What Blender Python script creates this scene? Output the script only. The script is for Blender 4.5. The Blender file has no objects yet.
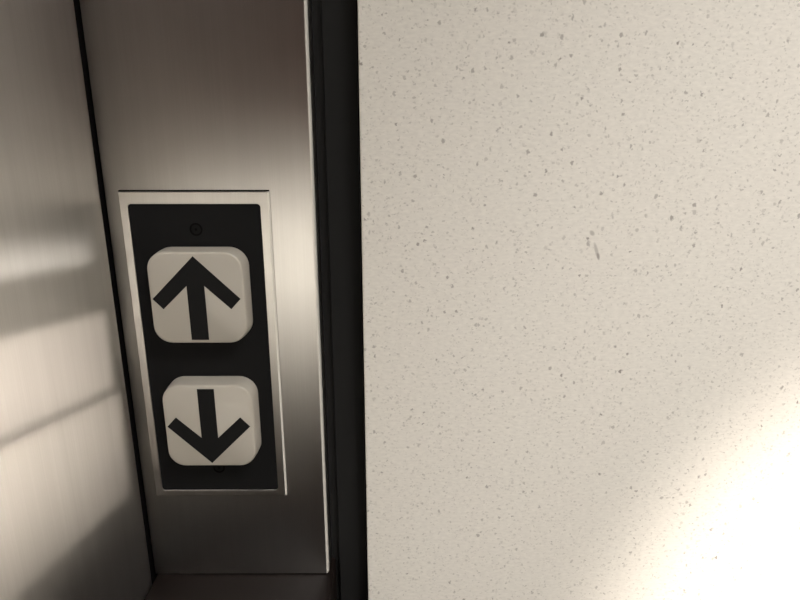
import bpy, bmesh, math
from mathutils import Vector, Matrix

# ---------------------------------------------------------------- basics
C = bpy.context.scene.collection
CX, CZ = 0.0, 1.15            # everything is measured from the eye height of the photographer
PI = math.pi


def V(x, y, z):
    return Vector((x + CX, y, z + CZ))


def mat(name):
    m = bpy.data.materials.new(name)
    m.use_nodes = True
    nt = m.node_tree
    b = nt.nodes['Principled BSDF']
    return m, nt, b


def lin(r, g, b):
    f = lambda c: ((c / 255 + 0.055) / 1.055) ** 2.4 if c > 10 else c / 255 / 12.92
    return (f(r), f(g), f(b), 1)


def obj(name, bm, m, parent=None, smooth=None, loc=None):
    bmesh.ops.recalc_face_normals(bm, faces=bm.faces)
    me = bpy.data.meshes.new(name)
    if loc is not None:
        bmesh.ops.translate(bm, verts=bm.verts, vec=-Vector(loc))
    bm.to_mesh(me)
    bm.free()
    o = bpy.data.objects.new(name, me)
    C.objects.link(o)
    if loc is not None:
        o.location = loc
    if parent:
        o.parent = parent
        o.matrix_parent_inverse = Matrix.Translation(parent.location).inverted()
    me.materials.append(m)
    if smooth is not None:
        for p in me.polygons:
            p.use_smooth = True
        me.set_sharp_from_angle(angle=math.radians(smooth))
    return o


def tag(o, label, cat, kind=None, group=None):
    o['label'] = label
    o['category'] = cat
    if kind:
        o['kind'] = kind
    if group:
        o['group'] = group
    return o


def add_box(bm, a, b, bevel=0.0, seg=2):
    x0, y0, z0 = a
    x1, y1, z1 = b
    vs = [bm.verts.new(V(x, y, z)) for z in (z0, z1) for y in (y0, y1) for x in (x0, x1)]
    fs = [(0, 1, 3, 2), (4, 6, 7, 5), (0, 4, 5, 1), (2, 3, 7, 6), (0, 2, 6, 4), (1, 5, 7, 3)]
    faces = [bm.faces.new([vs[i] for i in f]) for f in fs]
    if bevel:
        es = list({e for f in faces for e in f.edges})
        bmesh.ops.bevel(bm, geom=es, offset=bevel, segments=seg, profile=0.5, affect='EDGES')
    return faces


def box(a, b, bevel=0.0, seg=2):
    bm = bmesh.new()
    add_box(bm, a, b, bevel, seg)
    return bm


def extrude_profile_z(prof, z0, z1, close=True):
    """prof: list of (x, y); extruded vertically."""
    bm = bmesh.new()
    lo = [bm.verts.new(V(x, y, z0)) for x, y in prof]
    hi = [bm.verts.new(V(x, y, z1)) for x, y in prof]
    n = len(prof)
    for i in range(n):
        j = (i + 1) % n
        bm.faces.new((lo[i], lo[j], hi[j], hi[i]))
    if close:
        bm.faces.new(lo)
        bm.faces.new(hi)
    return bm


def add_uv(o, axis):
    """metres along the horizontal direction and along z, for the brushing direction"""
    me = o.data
    uv = me.uv_layers.new(name='UVMap')
    for l in me.loops:
        co = me.vertices[l.vertex_index].co
        uv.data[l.index].uv = ((co.x + co.y) if axis == 'x' else co.y, co.z)


def rrect(cx, cz, hx, hz, r, n=8):
    pts = []
    for sx, sz, a0 in ((1, 1, 0), (-1, 1, 90), (-1, -1, 180), (1, -1, 270)):
        for k in range(n + 1):
            a = math.radians(a0 + 90 * k / n)
            pts.append((cx + sx * (hx - r) + r * math.cos(a), cz + sz * (hz - r) + r * math.sin(a)))
    return pts


def loft(rings, cap_first=True, cap_last=True):
    """rings: list of lists of (x, y, z)"""
    bm = bmesh.new()
    vr = [[bm.verts.new(V(*p)) for p in r] for r in rings]
    n = len(rings[0])
    for a, b in zip(vr, vr[1:]):
        for i in range(n):
            j = (i + 1) % n
            bm.faces.new((a[i], a[j], b[j], b[i]))
    if cap_first:
        bm.faces.new(vr[0])
    if cap_last:
        bm.faces.new(vr[-1])
    return bm


# ---------------------------------------------------------------- materials
def plain(name, col, rough=0.5, metal=0.0, spec=0.5):
    m, nt, b = mat(name)
    N = nt.nodes
    L = nt.links
    tc = N.new('ShaderNodeTexCoord')
    nz = N.new('ShaderNodeTexNoise')
    nz.inputs['Scale'].default_value = 60
    nz.inputs['Detail'].default_value = 3
    L.new(tc.outputs['Object'], nz.inputs['Vector'])
    r = N.new('ShaderNodeMapRange')
    r.inputs['To Min'].default_value = max(0.02, rough - 0.04)
    r.inputs['To Max'].default_value = rough + 0.04
    L.new(nz.outputs['Fac'], r.inputs['Value'])
    L.new(r.outputs['Result'], b.inputs['Roughness'])
    b.inputs['Base Color'].default_value = col
    b.inputs['Metallic'].default_value = metal
    b.inputs['Specular IOR Level'].default_value = spec
    return m


def brushed(name, col, rough, aniso, metal=1.0, streak=0.06, bump=0.02):
    """stainless sheet brushed along z"""
    m, nt, b = mat(name)
    N = nt.nodes
    L = nt.links
    tc = N.new('ShaderNodeTexCoord')
    mp = N.new('ShaderNodeMapping')
    mp.inputs['Scale'].default_value = (2200, 2200, 14)
    L.new(tc.outputs['Object'], mp.inputs['Vector'])
    nz = N.new('ShaderNodeTexNoise')
    nz.inputs['Scale'].default_value = 1
    nz.inputs['Detail'].default_value = 3
    L.new(mp.outputs['Vector'], nz.inputs['Vector'])
    mp2 = N.new('ShaderNodeMapping')
    mp2.inputs['Scale'].default_value = (160, 160, 3)
    L.new(tc.outputs['Object'], mp2.inputs['Vector'])
    nz2 = N.new('ShaderNodeTexNoise')
    nz2.inputs['Scale'].default_value = 1
    nz2.inputs['Detail'].default_value = 2
    L.new(mp2.outputs['Vector'], nz2.inputs['Vector'])
    ad = N.new('ShaderNodeMath')
    ad.operation = 'ADD'
    L.new(nz.outputs['Fac'], ad.inputs[0])
    L.new(nz2.outputs['Fac'], ad.inputs[1])
    r = N.new('ShaderNodeMapRange')
    r.inputs['From Min'].default_value = 0.5
    r.inputs['From Max'].default_value = 1.5
    r.inputs['To Min'].default_value = 1 - streak
    r.inputs['To Max'].default_value = 1 + streak
    L.new(ad.outputs[0], r.inputs['Value'])
    mx = N.new('ShaderNodeVectorMath')
    mx.operation = 'SCALE'
    mx.inputs[0].default_value = col[:3]
    L.new(r.outputs['Result'], mx.inputs['Scale'])
    # glossy metal lobe stretched across the grain, with a thin dull film
    g = N.new('ShaderNodeBsdfAnisotropic')
    g.distribution = 'BECKMANN'
    g.inputs['Roughness'].default_value = rough
    g.inputs['Anisotropy'].default_value = -aniso
    L.new(mx.outputs[0], g.inputs['Color'])
    tg = N.new('ShaderNodeTangent')
    tg.direction_type = 'UV_MAP'
    tg.uv_map = 'UVMap'
    L.new(tg.outputs[0], g.inputs['Tangent'])
    bp = N.new('ShaderNodeBump')
    bp.inputs['Strength'].default_value = bump
    bp.inputs['Distance'].default_value = 0.0002
    L.new(nz.outputs['Fac'], bp.inputs['Height'])
    L.new(bp.outputs[0], g.inputs['Normal'])
    L.new(mx.outputs[0], b.inputs['Base Color'])
    b.inputs['Roughness'].default_value = 0.5
    ms = N.new('ShaderNodeMixShader')
    ms.inputs[0].default_value = metal
    L.new(b.outputs[0], ms.inputs[1])
    L.new(g.outputs[0], ms.inputs[2])
    L.new(ms.outputs[0], N['Material Output'].inputs['Surface'])
    return m


STEEL = (0.62, 0.604, 0.585)
M_panel = brushed('brushed_steel_panel', STEEL, 0.40, 0.58, metal=0.985)
M_left = brushed('brushed_steel_return', STEEL, 0.45, 0.53, metal=0.97, streak=0.07)
M_bezel = brushed('brushed_steel_bezel', (0.59, 0.572, 0.545), 0.40, 0.55, metal=0.985)
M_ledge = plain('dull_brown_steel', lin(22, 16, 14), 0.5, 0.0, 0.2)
M_edge_glint = plain('steel_edge_painted_glint', (0.78, 0.76, 0.71, 1), 0.45, 0.3)  # pale colour carries the highlight on right-hand steel edges
M_black = plain('black_rubber', lin(26, 26, 26), 0.75, 0, 0.2)
M_gap = plain('dark_shadow_gap', lin(18, 16, 16), 0.8, 0, 0.1)
M_face = plain('black_satin_plastic', lin(21, 21, 22), 0.6, 0, 0.12)
M_ink = plain('black_arrow_ink', lin(21, 21, 22), 0.6, 0, 0.15)
M_screw = plain('black_screw_steel', lin(17, 17, 17), 0.6, 0.0, 0.1)
M_socket = plain('screw_socket_black', lin(12, 12, 12), 0.8, 0, 0.02)
M_btn = plain('white_button_plastic', lin(183, 178, 168), 0.32, 0, 0.5)
M_btn.node_tree.nodes['Principled BSDF'].inputs['Subsurface Weight'].default_value = 0.25
M_btn.node_tree.nodes['Principled BSDF'].inputs['Subsurface Radius'].default_value = (0.004, 0.0035, 0.003)
M_floor = plain('dark_brown_carpet', lin(36, 29, 26), 0.95, 0, 0.1)
M_ceil = plain('ceiling_white', lin(170, 160, 150), 0.9, 0, 0.2)
M_paint = plain('pale_wall_paint', lin(225, 220, 210), 0.8, 0, 0.2)
M_brown = plain('brown_wood_laminate', lin(80, 62, 54), 0.6, 0, 0.2)


def laminate():
    m, nt, b = mat('speckled_laminate')
    N = nt.nodes
    L = nt.links
    tc = N.new('ShaderNodeTexCoord')

    def math_(op, a=None, c=None, v=None):
        n = N.new('ShaderNodeMath')
        n.operation = op
        if a is not None:
            L.new(a, n.inputs[0])
        if c is not None:
            L.new(c, n.inputs[1])
        elif v is not None:
            n.inputs[1].default_value = v
        return n.outputs[0]

    def specks(scale, rot, stretch, keep, r0, r1, op):
        # distorted coordinates make the flecks ragged
        dn = N.new('ShaderNodeTexNoise')
        dn.inputs['Scale'].default_value = 800
        dn.inputs['Detail'].default_value = 2
        L.new(tc.outputs['Object'], dn.inputs['Vector'])
        dv = N.new('ShaderNodeVectorMath')
        dv.operation = 'MULTIPLY_ADD'
        L.new(dn.outputs['Color'], dv.inputs[0])
        dv.inputs[1].default_value = (0.0022, 0.0022, 0.0022)
        L.new(tc.outputs['Object'], dv.inputs[2])
        mp = N.new('ShaderNodeMapping')
        mp.inputs['Rotation'].default_value = (0, rot, 0)
        mp.inputs['Scale'].default_value = (1, 0, stretch)
        L.new(dv.outputs[0], mp.inputs['Vector'])
        vo = N.new('ShaderNodeTexVoronoi')
        vo.voronoi_dimensions = '3D'
        vo.inputs['Scale'].default_value = scale
        vo.inputs['Randomness'].default_value = 1
        L.new(mp.outputs['Vector'], vo.inputs['Vector'])
        sp = N.new('ShaderNodeSeparateColor')
        L.new(vo.outputs['Color'], sp.inputs[0])
        kp = math_('LESS_THAN', sp.outputs[0], v=keep)
        # radius per cell
        rr = N.new('ShaderNodeMapRange')
        L.new(sp.outputs[1], rr.inputs['Value'])
        rr.inputs['To Min'].default_value = r0
        rr.inputs['To Max'].default_value = r1
        q = math_('DIVIDE', vo.outputs['Distance'], rr.outputs['Result'])
        mr = N.new('ShaderNodeMapRange')
        mr.interpolation_type = 'SMOOTHSTEP'
        mr.inputs['From Min'].default_value = 1.0
        mr.inputs['From Max'].default_value = 0.55
        L.new(q, mr.inputs['Value'])
        s = math_('MULTIPLY', mr.outputs['Result'], kp)
        st = N.new('ShaderNodeMapRange')
        L.new(sp.outputs[2], st.inputs['Value'])
        st.inputs['To Min'].default_value = op * 0.25
        st.inputs['To Max'].default_value = op
        return math_('MULTIPLY', s, st.outputs['Result'])

    layers = [specks(215, 0.4, 0.75, 0.32, 0.07, 0.175, 0.70),
              specks(260, -0.6, 1.4, 0.32, 0.08, 0.19, 0.64),
              specks(340, 0.9, 0.7, 0.50, 0.12, 0.27, 0.54),
              specks(520, 1.3, 1.4, 0.60, 0.17, 0.36, 0.40),
              specks(800, -0.3, 1.3, 0.60, 0.22, 0.48, 0.25)]
    f = layers[0]
    for l in layers[1:]:
        f = math_('MAXIMUM', f, l)

    # one scuff mark: a short slanting streak
    def streak(x0, z0, x1, z1, w, op):
        cx, cz = (x0 + x1) / 2, (z0 + z1) / 2
        ln = math.hypot(x1 - x0, z1 - z0)
        ang = math.atan2(z1 - z0, x1 - x0)
        sub = N.new('ShaderNodeVectorMath')
        sub.operation = 'SUBTRACT'
        L.new(tc.outputs['Object'], sub.inputs[0])
        sub.inputs[1].default_value = (cx + 0.0149, 0, cz)
        vr = N.new('ShaderNodeVectorRotate')
        vr.rotation_type = 'Y_AXIS'
        vr.inputs['Angle'].default_value = ang
        L.new(sub.outputs[0], vr.inputs['Vector'])
        sx = N.new('ShaderNodeSeparateXYZ')
        L.new(vr.outputs[0], sx.inputs[0])
        u = math_('DIVIDE', sx.outputs[0], v=ln / 2)
        v = math_('DIVIDE', sx.outputs[2], v=w)
        d = math_('ADD', math_('MULTIPLY', u, u), math_('MULTIPLY', v, v))
        mr = N.new('ShaderNodeMapRange')
        mr.interpolation_type = 'SMOOTHSTEP'
        mr.inputs['From Min'].default_value = 1
        mr.inputs['From Max'].default_value = 0.1
        mr.inputs['To Max'].default_value = op
        L.new(d, mr.inputs['Value'])
        return mr.outputs['Result']

    for s in (streak(0.0805, -0.0415, 0.0834, -0.0500, 0.0009, 0.38),
              streak(0.0822, -0.0458, 0.0834, -0.0500, 0.0008, 0.62),
              streak(0.0784, -0.0372, 0.0806, -0.0395, 0.0011, 0.42),
              streak(0.0778, -0.0402, 0.0784, -0.0425, 0.0006, 0.22),
              streak(0.0870, -0.0305, 0.0876, -0.0330, 0.0005, 0.3)):
        f = math_('MAXIMUM', f, s)

    # soft mottling and faint horizontal weave
    nz = N.new('ShaderNodeTexNoise')
    nz.inputs['Scale'].default_value = 25
    nz.inputs['Detail'].default_value = 4
    L.new(tc.outputs['Object'], nz.inputs['Vector'])
    mw = N.new('ShaderNodeMapping')
    mw.inputs['Scale'].default_value = (350, 350, 900)
    L.new(tc.outputs['Object'], mw.inputs['Vector'])
    nw = N.new('ShaderNodeTexNoise')
    nw.inputs['Scale'].default_value = 1
    nw.inputs['Detail'].default_value = 2
    L.new(mw.outputs[0], nw.inputs['Vector'])
    r1 = N.new('ShaderNodeMapRange')
    r1.inputs['From Min'].default_value = 0.25
    r1.inputs['From Max'].default_value = 0.75
    r1.inputs['To Min'].default_value = 0.93
    r1.inputs['To Max'].default_value = 1.06
    L.new(nw.outputs['Fac'], r1.inputs['Value'])
    cr = N.new('ShaderNodeMix')
    cr.data_type = 'RGBA'
    cr.inputs['A'].default_value = (0.755, 0.72, 0.665, 1)
    cr.inputs['B'].default_value = (0.74, 0.72, 0.665, 1)
    L.new(nz.outputs['Fac'], cr.inputs['Factor'])
    sc = N.new('ShaderNodeVectorMath')
    sc.operation = 'SCALE'
    L.new(cr.outputs['Result'], sc.inputs[0])
    L.new(r1.outputs['Result'], sc.inputs['Scale'])
    mx = N.new('ShaderNodeMix')
    mx.data_type = 'RGBA'
    L.new(f, mx.inputs['Factor'])
    L.new(sc.outputs[0], mx.inputs['A'])
    mx.inputs['B'].default_value = lin(92, 84, 76)
    L.new(mx.outputs['Result'], b.inputs['Base Color'])
    b.inputs['Roughness'].default_value = 0.5
    b.inputs['Specular IOR Level'].default_value = 0.3
    return m


M_lam = laminate()

# ---------------------------------------------------------------- the setting
XL = -0.1176        # left steel return
XS = -0.0337        # right edge of the steel panel
XW = -0.0149        # left edge of the laminate wall
ZB = -0.2038        # bottom of the steel panel / steel ledge
TOP, BOT = 1.35, -CZ
RET = -0.115        # how far the return stands out

# speckled laminate wall to the right
o = obj('wall_right', box((XW, 0, BOT), (1.9, 0.05, TOP), 0.0006, 2), M_lam, loc=V(XW, 0, 0))
tag(o, 'speckled off-white laminate wall filling the right side of the picture', 'wall', 'structure')

# steel panel carrying the call buttons: bent sheet with a rounded right edge
prof = [(XL, 0.03), (XL, 0.0003), (XL + 0.0003, 0.0)]
EX, EY = 0.0010, 0.0018       # eased right edge
prof += [(XS - EX - 0.0004, 0.0), (XS - EX, 0.0001), (XS - EX * 0.5, EY * 0.38), (XS - 0.0001, EY), (XS, EY + 0.0004), (XS, 0.03)]
o = obj('wall_back', extrude_profile_z(prof, ZB, TOP), M_panel, smooth=50, loc=V((XL + XS) / 2, 0, 0))
add_uv(o, 'x')
o.data.materials.append(M_edge_glint)
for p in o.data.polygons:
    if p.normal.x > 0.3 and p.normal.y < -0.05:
        p.material_index = 1  # highlight line painted along the right edge
tag(o, 'tall narrow brushed steel panel behind the elevator call buttons', 'wall', 'structure')

# steel return on the left; its far edge rolls away into a dark gap beside the panel
RA, RB, YB = 0.0026, 0.0075, -0.0090
XR = XL + 0.0004          # the return stands a little proud of the seam
prof = [(XL - 0.05, YB + RB)]
for k in range(13):
    a = math.radians(90 - 90 * k / 12)
    prof.append((XR - RA + RA * math.cos(a), YB + RB * math.sin(a)))
for k in range(7):
    a = math.radians(90 * k / 6)
    prof.append((XR - 0.003 + 0.003 * math.cos(a), RET + 0.003 - 0.003 * math.sin(a)))
prof += [(XL - 0.05, RET)]
o = obj('wall_left', extrude_profile_z(prof, BOT, TOP), M_left, smooth=35, loc=V(XL, RET / 2, 0))
add_uv(o, 'y')
tag(o, 'brushed steel door return with slanting light bands, left of the call buttons', 'wall', 'structure')
o = obj('trim_3', box((XL - 0.05, 0.003, BOT), (XL + 0.0009, 0.03, TOP)), M_gap, loc=V(XL, 0.01, 0))
tag(o, 'dark vertical gap in the corner between steel return and steel panel', 'trim', 'structure')

# black joint between steel panel and laminate wall
bm = extrude_profile_z([(XS + 0.0002, 0.03), (XS + 0.0002, 0.012), (XS + 0.0040, 0.011), (XS + 0.0046, 0.0085),
                        (XW - 0.0012, 0.0085), (XW - 0.0005, 0.012), (XW - 0.0002, 0.012), (XW - 0.0002, 0.03)], BOT, TOP)
o = obj('trim_1', bm, M_black, loc=V((XS + XW) / 2, 0.01, 0))
tag(o, 'black vertical joint strip between the steel panel and the speckled wall', 'trim', 'structure')

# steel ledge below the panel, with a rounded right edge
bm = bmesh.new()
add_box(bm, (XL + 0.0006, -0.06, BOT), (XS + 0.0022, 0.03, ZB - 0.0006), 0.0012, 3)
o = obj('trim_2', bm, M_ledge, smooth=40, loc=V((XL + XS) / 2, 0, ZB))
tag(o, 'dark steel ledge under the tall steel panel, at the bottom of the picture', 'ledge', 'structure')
# ---- the elevator lobby behind the camera (only lights and reflections)
o = obj('floor', box((-1.9, -2.3, BOT - 0.05), (1.9, 0.05, BOT)), M_floor)
tag(o, 'dark brown carpet floor of the elevator lobby', 'floor', 'structure')
o = obj('ceiling', box((-1.9, -2.3, TOP), (1.9, 0.05, TOP + 0.05)), M_ceil)
tag(o, 'pale ceiling of the elevator lobby', 'ceiling', 'structure')
o = obj('wall_front', box((-1.9, -2.3, BOT), (1.9, -2.25, -0.2)), M_paint)
tag(o, 'pale lower wall on the far side of the lobby', 'wall', 'structure')
o = obj('wall_front_upper', box((-1.9, -2.3, -0.2), (1.9, -2.25, TOP)), M_brown)
tag(o, 'brown laminate upper wall on the far side of the lobby', 'wall', 'structure')
o = obj('wall_end_left', box((-1.95, -2.3, BOT), (-1.9, 0.05, TOP)), M_brown)
tag(o, 'brown end wall of the lobby on the left', 'wall', 'structure')
o = obj('wall_end_right', box((1.9, -2.3, BOT), (1.95, 0.05, -0.12)), M_paint)
tag(o, 'pale lower end wall of the lobby on the right', 'wall', 'structure')
o = obj('wall_end_right_upper', box((1.9, -2.3, -0.12), (1.95, 0.05, TOP)), M_brown)
tag(o, 'brown upper end wall of the lobby on the right', 'wall', 'structure')
o = obj('wall_side', box((-1.9, RET, BOT), (XL - 0.0505, RET + 0.04, TOP)), M_brown)
tag(o, 'brown wall beside the steel door return', 'wall', 'structure')

# ---------------------------------------------------------------- the call button station
X0, X1, Z0, Z1 = -0.1120, -0.0513, -0.1600, -0.0213     # outer frame
A0, A1, B0, B1 = -0.1084, -0.0552, -0.1568, -0.0262     # black opening
TH = 0.0016
root = bpy.data.objects.new('elevator_call_panel', None)
C.objects.link(root)
root.location = V((X0 + X1) / 2, 0, Z0)
root.empty_display_size = 0.05
tag(root, 'elevator call button plate with white up and down buttons in a steel frame', 'call button panel')


def ring(x0, x1, z0, z1, y, r):
    return [(x, y, z) for x, z in rrect((x0 + x1) / 2, (z0 + z1) / 2, (x1 - x0) / 2, (z1 - z0) / 2, r, 5)]


e = 0.0005
sh = obj('frame_shadow_strip', loft([ring(X0 + .0002, X1 - .0002, Z0 + .001, Z1 + .0005, y, 0.0004) for y in (-0.00002, -0.0007)]), M_gap, root)  # black strip in place of the shade line above the frame
sh['label'] = 'thin black strip standing in for the shadow line along the top of the steel frame'
bz = loft([ring(A0, A1, B0, B1, -0.0001, 0.0014), ring(A0, A1, B0, B1, -TH + e * .15, 0.0014),
           ring(A0 - e * .2, A1 + e * .2, B0 - e * .2, B1 + e * .2, -TH, 0.0015),
           ring(X0 + e * 1.2, X1 - e * 1.6, Z0 + e * .8, Z1 - e * .7, -TH, 0.0006),
           ring(X0 + e * .3, X1 - e * .4, Z0 + e * .2, Z1 - e * .2, -TH + e * .5, 0.0005),
           ring(X0, X1, Z0, Z1, -TH + e * 1.6, 0.0004),
           ring(X0, X1, Z0, Z1, -0.0001, 0.0004)], False, False)
bz = obj('bezel', bz, M_bezel, root)
add_uv(bz, 'x')
bz.data.materials.append(M_edge_glint)
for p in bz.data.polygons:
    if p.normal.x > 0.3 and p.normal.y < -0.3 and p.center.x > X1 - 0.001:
        p.material_index = 1  # only the right bevel gets the painted highlight
bz['label'] = 'brushed steel frame around the black face plate'
fp = obj('face_plate', loft([ring(A0 + .0001, A1 - .0001, B0 + .0001, B1 - .0001, -0.0001, 0.0013),
                             ring(A0 + .0001, A1 - .0001, B0 + .0001, B1 - .0001, -0.0013, 0.0013)]), M_face, root)
fp['label'] = 'satin black face plate'

BX, HB = -0.0809, 0.0191
ARROW = [(0, 17.4), (17.7, -0.1), (13.7, -4.4), (3.55, 5.3), (3.55, -17.5), (-3.55, -17.5), (-3.55, 5.3),
         (-13.7, -4.4), (-17.7, -0.1)]


def button(cz, flip, label):
    rings = []
    yb, yf = -0.0013, -0.0105
    for y, ins, r in ((yb, -0.0004, 0.0078), (yb - 0.004, -0.0003, 0.0077), (yf + 0.0022, 0.0, 0.0074),
                      (yf + 0.0008, 0.0001, 0.0073), (yf + 0.0003, 0.0003, 0.0071), (yf, 0.0009, 0.0066)):
        rings.append([(x, y, z) for x, z in rrect(BX, cz, HB - ins, HB - ins, r, 9)])
    b = obj('button', loft(rings), M_btn, root, smooth=50)
    b['label'] = label
    s = -1 if flip else 1
    pts = [(BX - 0.0002 + a / 1000, cz + s * c / 1000) for a, c in ARROW]
    ar = loft([[(x, yf + 0.00005, z) for x, z in pts], [(x, yf - 0.00012, z) for x, z in pts]])
    a = obj('arrow', ar, M_ink, b)
    a['label'] = 'black arrow pointing ' + ('down' if flip else 'up')
    return b


button(-0.0631, False, 'white square button marked with an up arrow')
button(-0.1200, True, 'white square button marked with a down arrow')


def disc(x, z, y0, y1, r, n=28):
    return loft([[(x + r * math.cos(2 * PI * k / n), y, z + r * math.sin(2 * PI * k / n)) for k in range(n)] for y in (y0, y1)])


for (sx, sz) in ((-0.0819, -0.0365), (-0.0815, -0.1453)):
    # countersunk security screw: dark ring recess, domed head, small socket
    rr = []
    n = 28
    for r, y in ((0.0020, -0.00120), (0.0020, -0.00132), (0.0019, -0.00135), (0.0014, -0.00136), (0.0008, -0.00136)):
        rr.append([(sx + r * math.cos(2 * PI * k / n), y, sz + r * math.sin(2 * PI * k / n)) for k in range(n)])
    s = obj('screw', loft(rr), M_screw, root, smooth=40)
    s['label'] = 'small black security screw'
    rg = loft([[(sx + r * math.cos(2 * PI * k / n), y, sz + r * math.sin(2 * PI * k / n)) for k in range(n)]
               for r, y in ((0.0026, -0.00120), (0.0026, -0.00134), (0.0020, -0.00134), (0.0020, -0.00120))], False, False)
    obj('screw_recess', rg, M_socket, s)
    obj('screw_socket', disc(sx, sz, -0.00135, -0.00138, 0.00055, 6), M_socket, s)

# ---------------------------------------------------------------- camera (24 cm from the panel, looking 15.5 degrees down)
cam = bpy.data.cameras.new('camera')
cam.sensor_width = 36
cam.lens = 590.45 / 800 * 36
cam.clip_start = 0.01
co = bpy.data.objects.new('camera', cam)
C.objects.link(co)
co.location = V(0, -0.24, 0)
co.rotation_euler = (PI / 2 - 0.27095, 0.00036, -0.00356)
bpy.context.scene.camera = co


# ---------------------------------------------------------------- light
def aim(o, target):
    o.rotation_euler = (Vector(target) - o.location).to_track_quat('-Z', 'Y').to_euler()


def area(name, loc, target, sx, sy, power, col, spread=180):
    d = bpy.data.lights.new(name, 'AREA')
    d.shape = 'RECTANGLE'
    d.size, d.size_y = sx, sy
    d.energy = power
    d.color = col
    d.spread = math.radians(spread)
    o = bpy.data.objects.new(name, d)
    C.objects.link(o)
    o.location = loc
    aim(o, target)
    return o


def spot(name, loc, target, ang, power, col, blend=0.2, radius=0.01, square=False, roll=0.0, stretch=(1, 1)):
    d = bpy.data.lights.new(name, 'SPOT')
    d.spot_size = math.radians(ang)
    d.spot_blend = blend
    d.energy = power
    d.color = col
    d.shadow_soft_size = radius
    d.use_square = square
    o = bpy.data.objects.new(name, d)
    C.objects.link(o)
    o.location = loc
    q = (Vector(target) - o.location).to_track_quat('-Z', 'Y')
    from mathutils import Quaternion
    o.rotation_euler = (q @ Quaternion((0, 0, 1), roll)).to_euler()
    o.scale = (stretch[0], stretch[1], 1)
    return o


WARM = (1.0, 0.87, 0.75)


def strip_spot(name, loc, top, bot, y_end, power, col, soft_t, soft_b, soft_end):  # added lamp; its mask shapes the light bands on the return
    """an added, unseen spot masked by straight shutters: its beam lands as a slanted bar on the steel return.
    top, bot: (y, z) pairs along the two long edges of the bar; y_end: where it stops before the corner"""
    tgt = V(XR, -0.05, (top[0][1] + bot[1][1]) / 2)
    f = (tgt - loc).normalized()
    ex = Vector((0, 1, 0))
    ex = (ex - f * ex.dot(f)).normalized()
    ey = (-f).cross(ex)
    if ey.z < 0:
        ex, ey = -ex, -ey

    def uv(y, z):
        d = V(XR, y, z) - loc
        return d.dot(ex) / d.dot(f), d.dot(ey) / d.dot(f)

    d = bpy.data.lights.new(name, 'SPOT')
    d.spot_size = math.radians(17)
    d.spot_blend = 0.05
    d.energy = power
    d.color = col
    d.shadow_soft_size = 0.002
    o = bpy.data.objects.new(name, d)
    C.objects.link(o)
    o.matrix_world = Matrix.Translation(loc) @ Matrix((ex, ey, -f)).transposed().to_4x4()
    d.use_nodes = True
    nt = d.node_tree
    N, L = nt.nodes, nt.links
    em = N['Emission']
    tc = N.new('ShaderNodeTexCoord')
    sp = N.new('ShaderNodeSeparateXYZ')
    L.new(tc.outputs['Normal'], sp.inputs[0])

    def m2(op, a, c):
        n = N.new('ShaderNodeMath')
        n.operation = op
        for i, x in enumerate((a, c)):
            if isinstance(x, (int, float)):
                n.inputs[i].default_value = x
            else:
                L.new(x, n.inputs[i])
        return n.outputs[0]

    az = m2('ABSOLUTE', sp.outputs[2], 0)
    u = m2('DIVIDE', sp.outputs[0], az)
    v = m2('DIVIDE', sp.outputs[1], az)

    def shutter(p, q, soft, sign):
        (u0, v0), (u1, v1) = uv(*p), uv(*q)
        k = (v1 - v0) / (u1 - u0)
        e_ = m2('SUBTRACT', v, m2('ADD', m2('MULTIPLY', u, k), v0 - k * u0))
        r = N.new('ShaderNodeMapRange')
        r.interpolation_type = 'SMOOTHSTEP'
        w_ = soft / (tgt - loc).length
        r.inputs['From Min'].default_value = -w_ / 2
        r.inputs['From Max'].default_value = w_ / 2
        L.new(m2('MULTIPLY', e_, sign), r.inputs['Value'])
        return r.outputs['Result']

    ue = uv(y_end, (top[1][1] + bot[1][1]) / 2)[0]
    uf = uv(y_end - soft_end, (top[1][1] + bot[1][1]) / 2)[0]
    r = N.new('ShaderNodeMapRange')
    r.interpolation_type = 'SMOOTHSTEP'
    r.inputs['From Min'].default_value = min(ue, uf)
    r.inputs['From Max'].default_value = max(ue, uf)
    if ue > uf:
        r.inputs['To Min'].default_value = 1
        r.inputs['To Max'].default_value = 0
    L.new(u, r.inputs['Value'])
    mask = m2('MULTIPLY', m2('MULTIPLY', shutter(top[0], top[1], soft_t, -1), shutter(bot[0], bot[1], soft_b, 1)),
              r.outputs['Result'])
    L.new(mask, em.inputs['Strength'])
    return o


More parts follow.
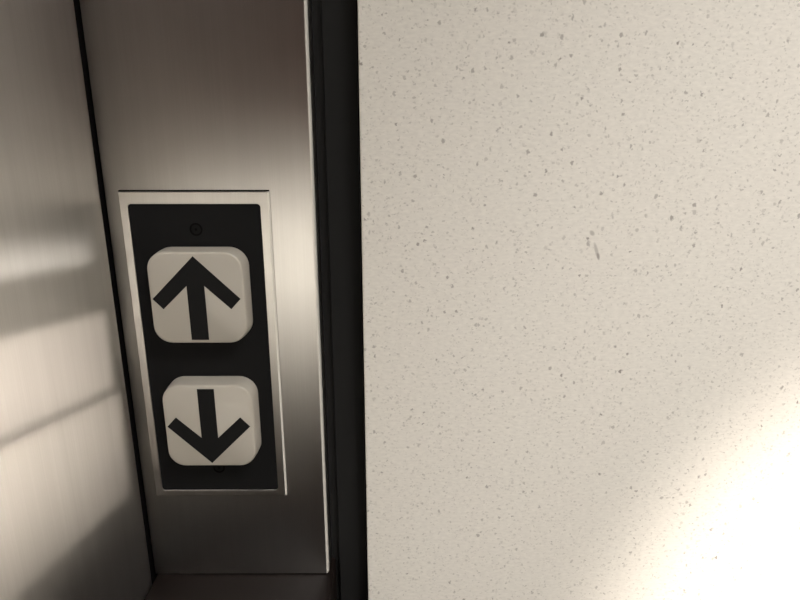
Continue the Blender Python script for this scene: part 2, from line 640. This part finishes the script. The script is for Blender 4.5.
area('ceiling_light', V(0.9, -1.1, 1.30), V(0.9, -1.1, 0), 0.6, 0.6, 30.5, (1.0, 0.965, 0.92))
spot('far_wall_fill', V(-0.1, -1.2, 1.2), V(-0.35, -2.25, -0.62), 40, 370, (1.0, 0.98, 0.94), 1.0, 0.05)  # added unseen spot; brightens the far wall that the steel mirrors
spot('far_wall_fill_band', V(-0.4, -1.3, 1.25), V(-0.42, -2.25, -0.53), 5, 2150, (1.0, 0.985, 0.955), 1.0, 0.02, stretch=(6.0, 1))  # added unseen spot; lays a bright band for the panel to reflect
spot('far_wall_fill_right', V(0.8, -1.2, 1.2), V(0.95, -2.25, -0.62), 40, 340, (1.0, 0.98, 0.94), 1.0, 0.05)  # second added spot, brightens the far wall mirrored in the corner
spot('far_wall_fill_band_right', V(0.9, -1.3, 1.25), V(0.95, -2.25, -0.53), 5, 2300, (1.0, 0.985, 0.955), 1.0, 0.02, stretch=(6.0, 1))  # second added band, also there for the corner reflections
spot('end_wall_fill', V(0.9, -1.4, 1.2), V(1.9, -0.4, -0.6), 40, 500, (1.0, 0.965, 0.91), 1.0, 0.05)  # unseen spot added so the steel edges reflect a bright end wall
spot('warm_pool_fill', V(0.42, -0.72, 0.75), V(0.205, 0, -0.268), 12.5, 165, (1.0, 0.90, 0.80), 1.0, 0.02)  # unseen spot added to make the bright pool low on the laminate
spot('broad_fill', V(0.42, -0.74, 0.80), V(0.22, 0, -0.175), 31, 34, (1.0, 0.955, 0.91), 1.0, 0.03)  # added unseen fill; lightens the laminate gradually towards the right
LINE = ((-0.0828, -0.0873), (-0.0192, -0.1005))
strip_spot('added_band_spot_upper', V(0.75, -0.13, -0.20), ((-0.0698, -0.0320), (-0.0228, -0.0370)),
           ((-0.0698, -0.0407), (-0.0228, -0.0462)), -0.012, 5, (1, 0.93, 0.85), 0.012, 0.004, 0.012)
strip_spot('added_band_spot_middle', V(0.75, -0.13, -0.36), ((-0.0745, -0.0577), (-0.0194, -0.0667)),
           [(y, z + 0.0013) for y, z in LINE], -0.010, 7, WARM, 0.004, 0.0035, 0.008)
strip_spot('added_band_spot_lower', V(0.75, -0.13, -0.50), [(y, z - 0.0013) for y, z in LINE],
           ((-0.0877, -0.1367), (-0.0081, -0.1520)), -0.007, 7, WARM, 0.0035, 0.004, 0.010)

w = bpy.data.worlds.new('world')
bpy.context.scene.world = w
w.use_nodes = True
w.node_tree.nodes['Background'].inputs['Color'].default_value = (0.02, 0.018, 0.016, 1)
sc = bpy.context.scene
sc.view_settings.view_transform = 'Standard'
sc.cycles.use_denoising = True
sc.cycles.max_bounces = 10
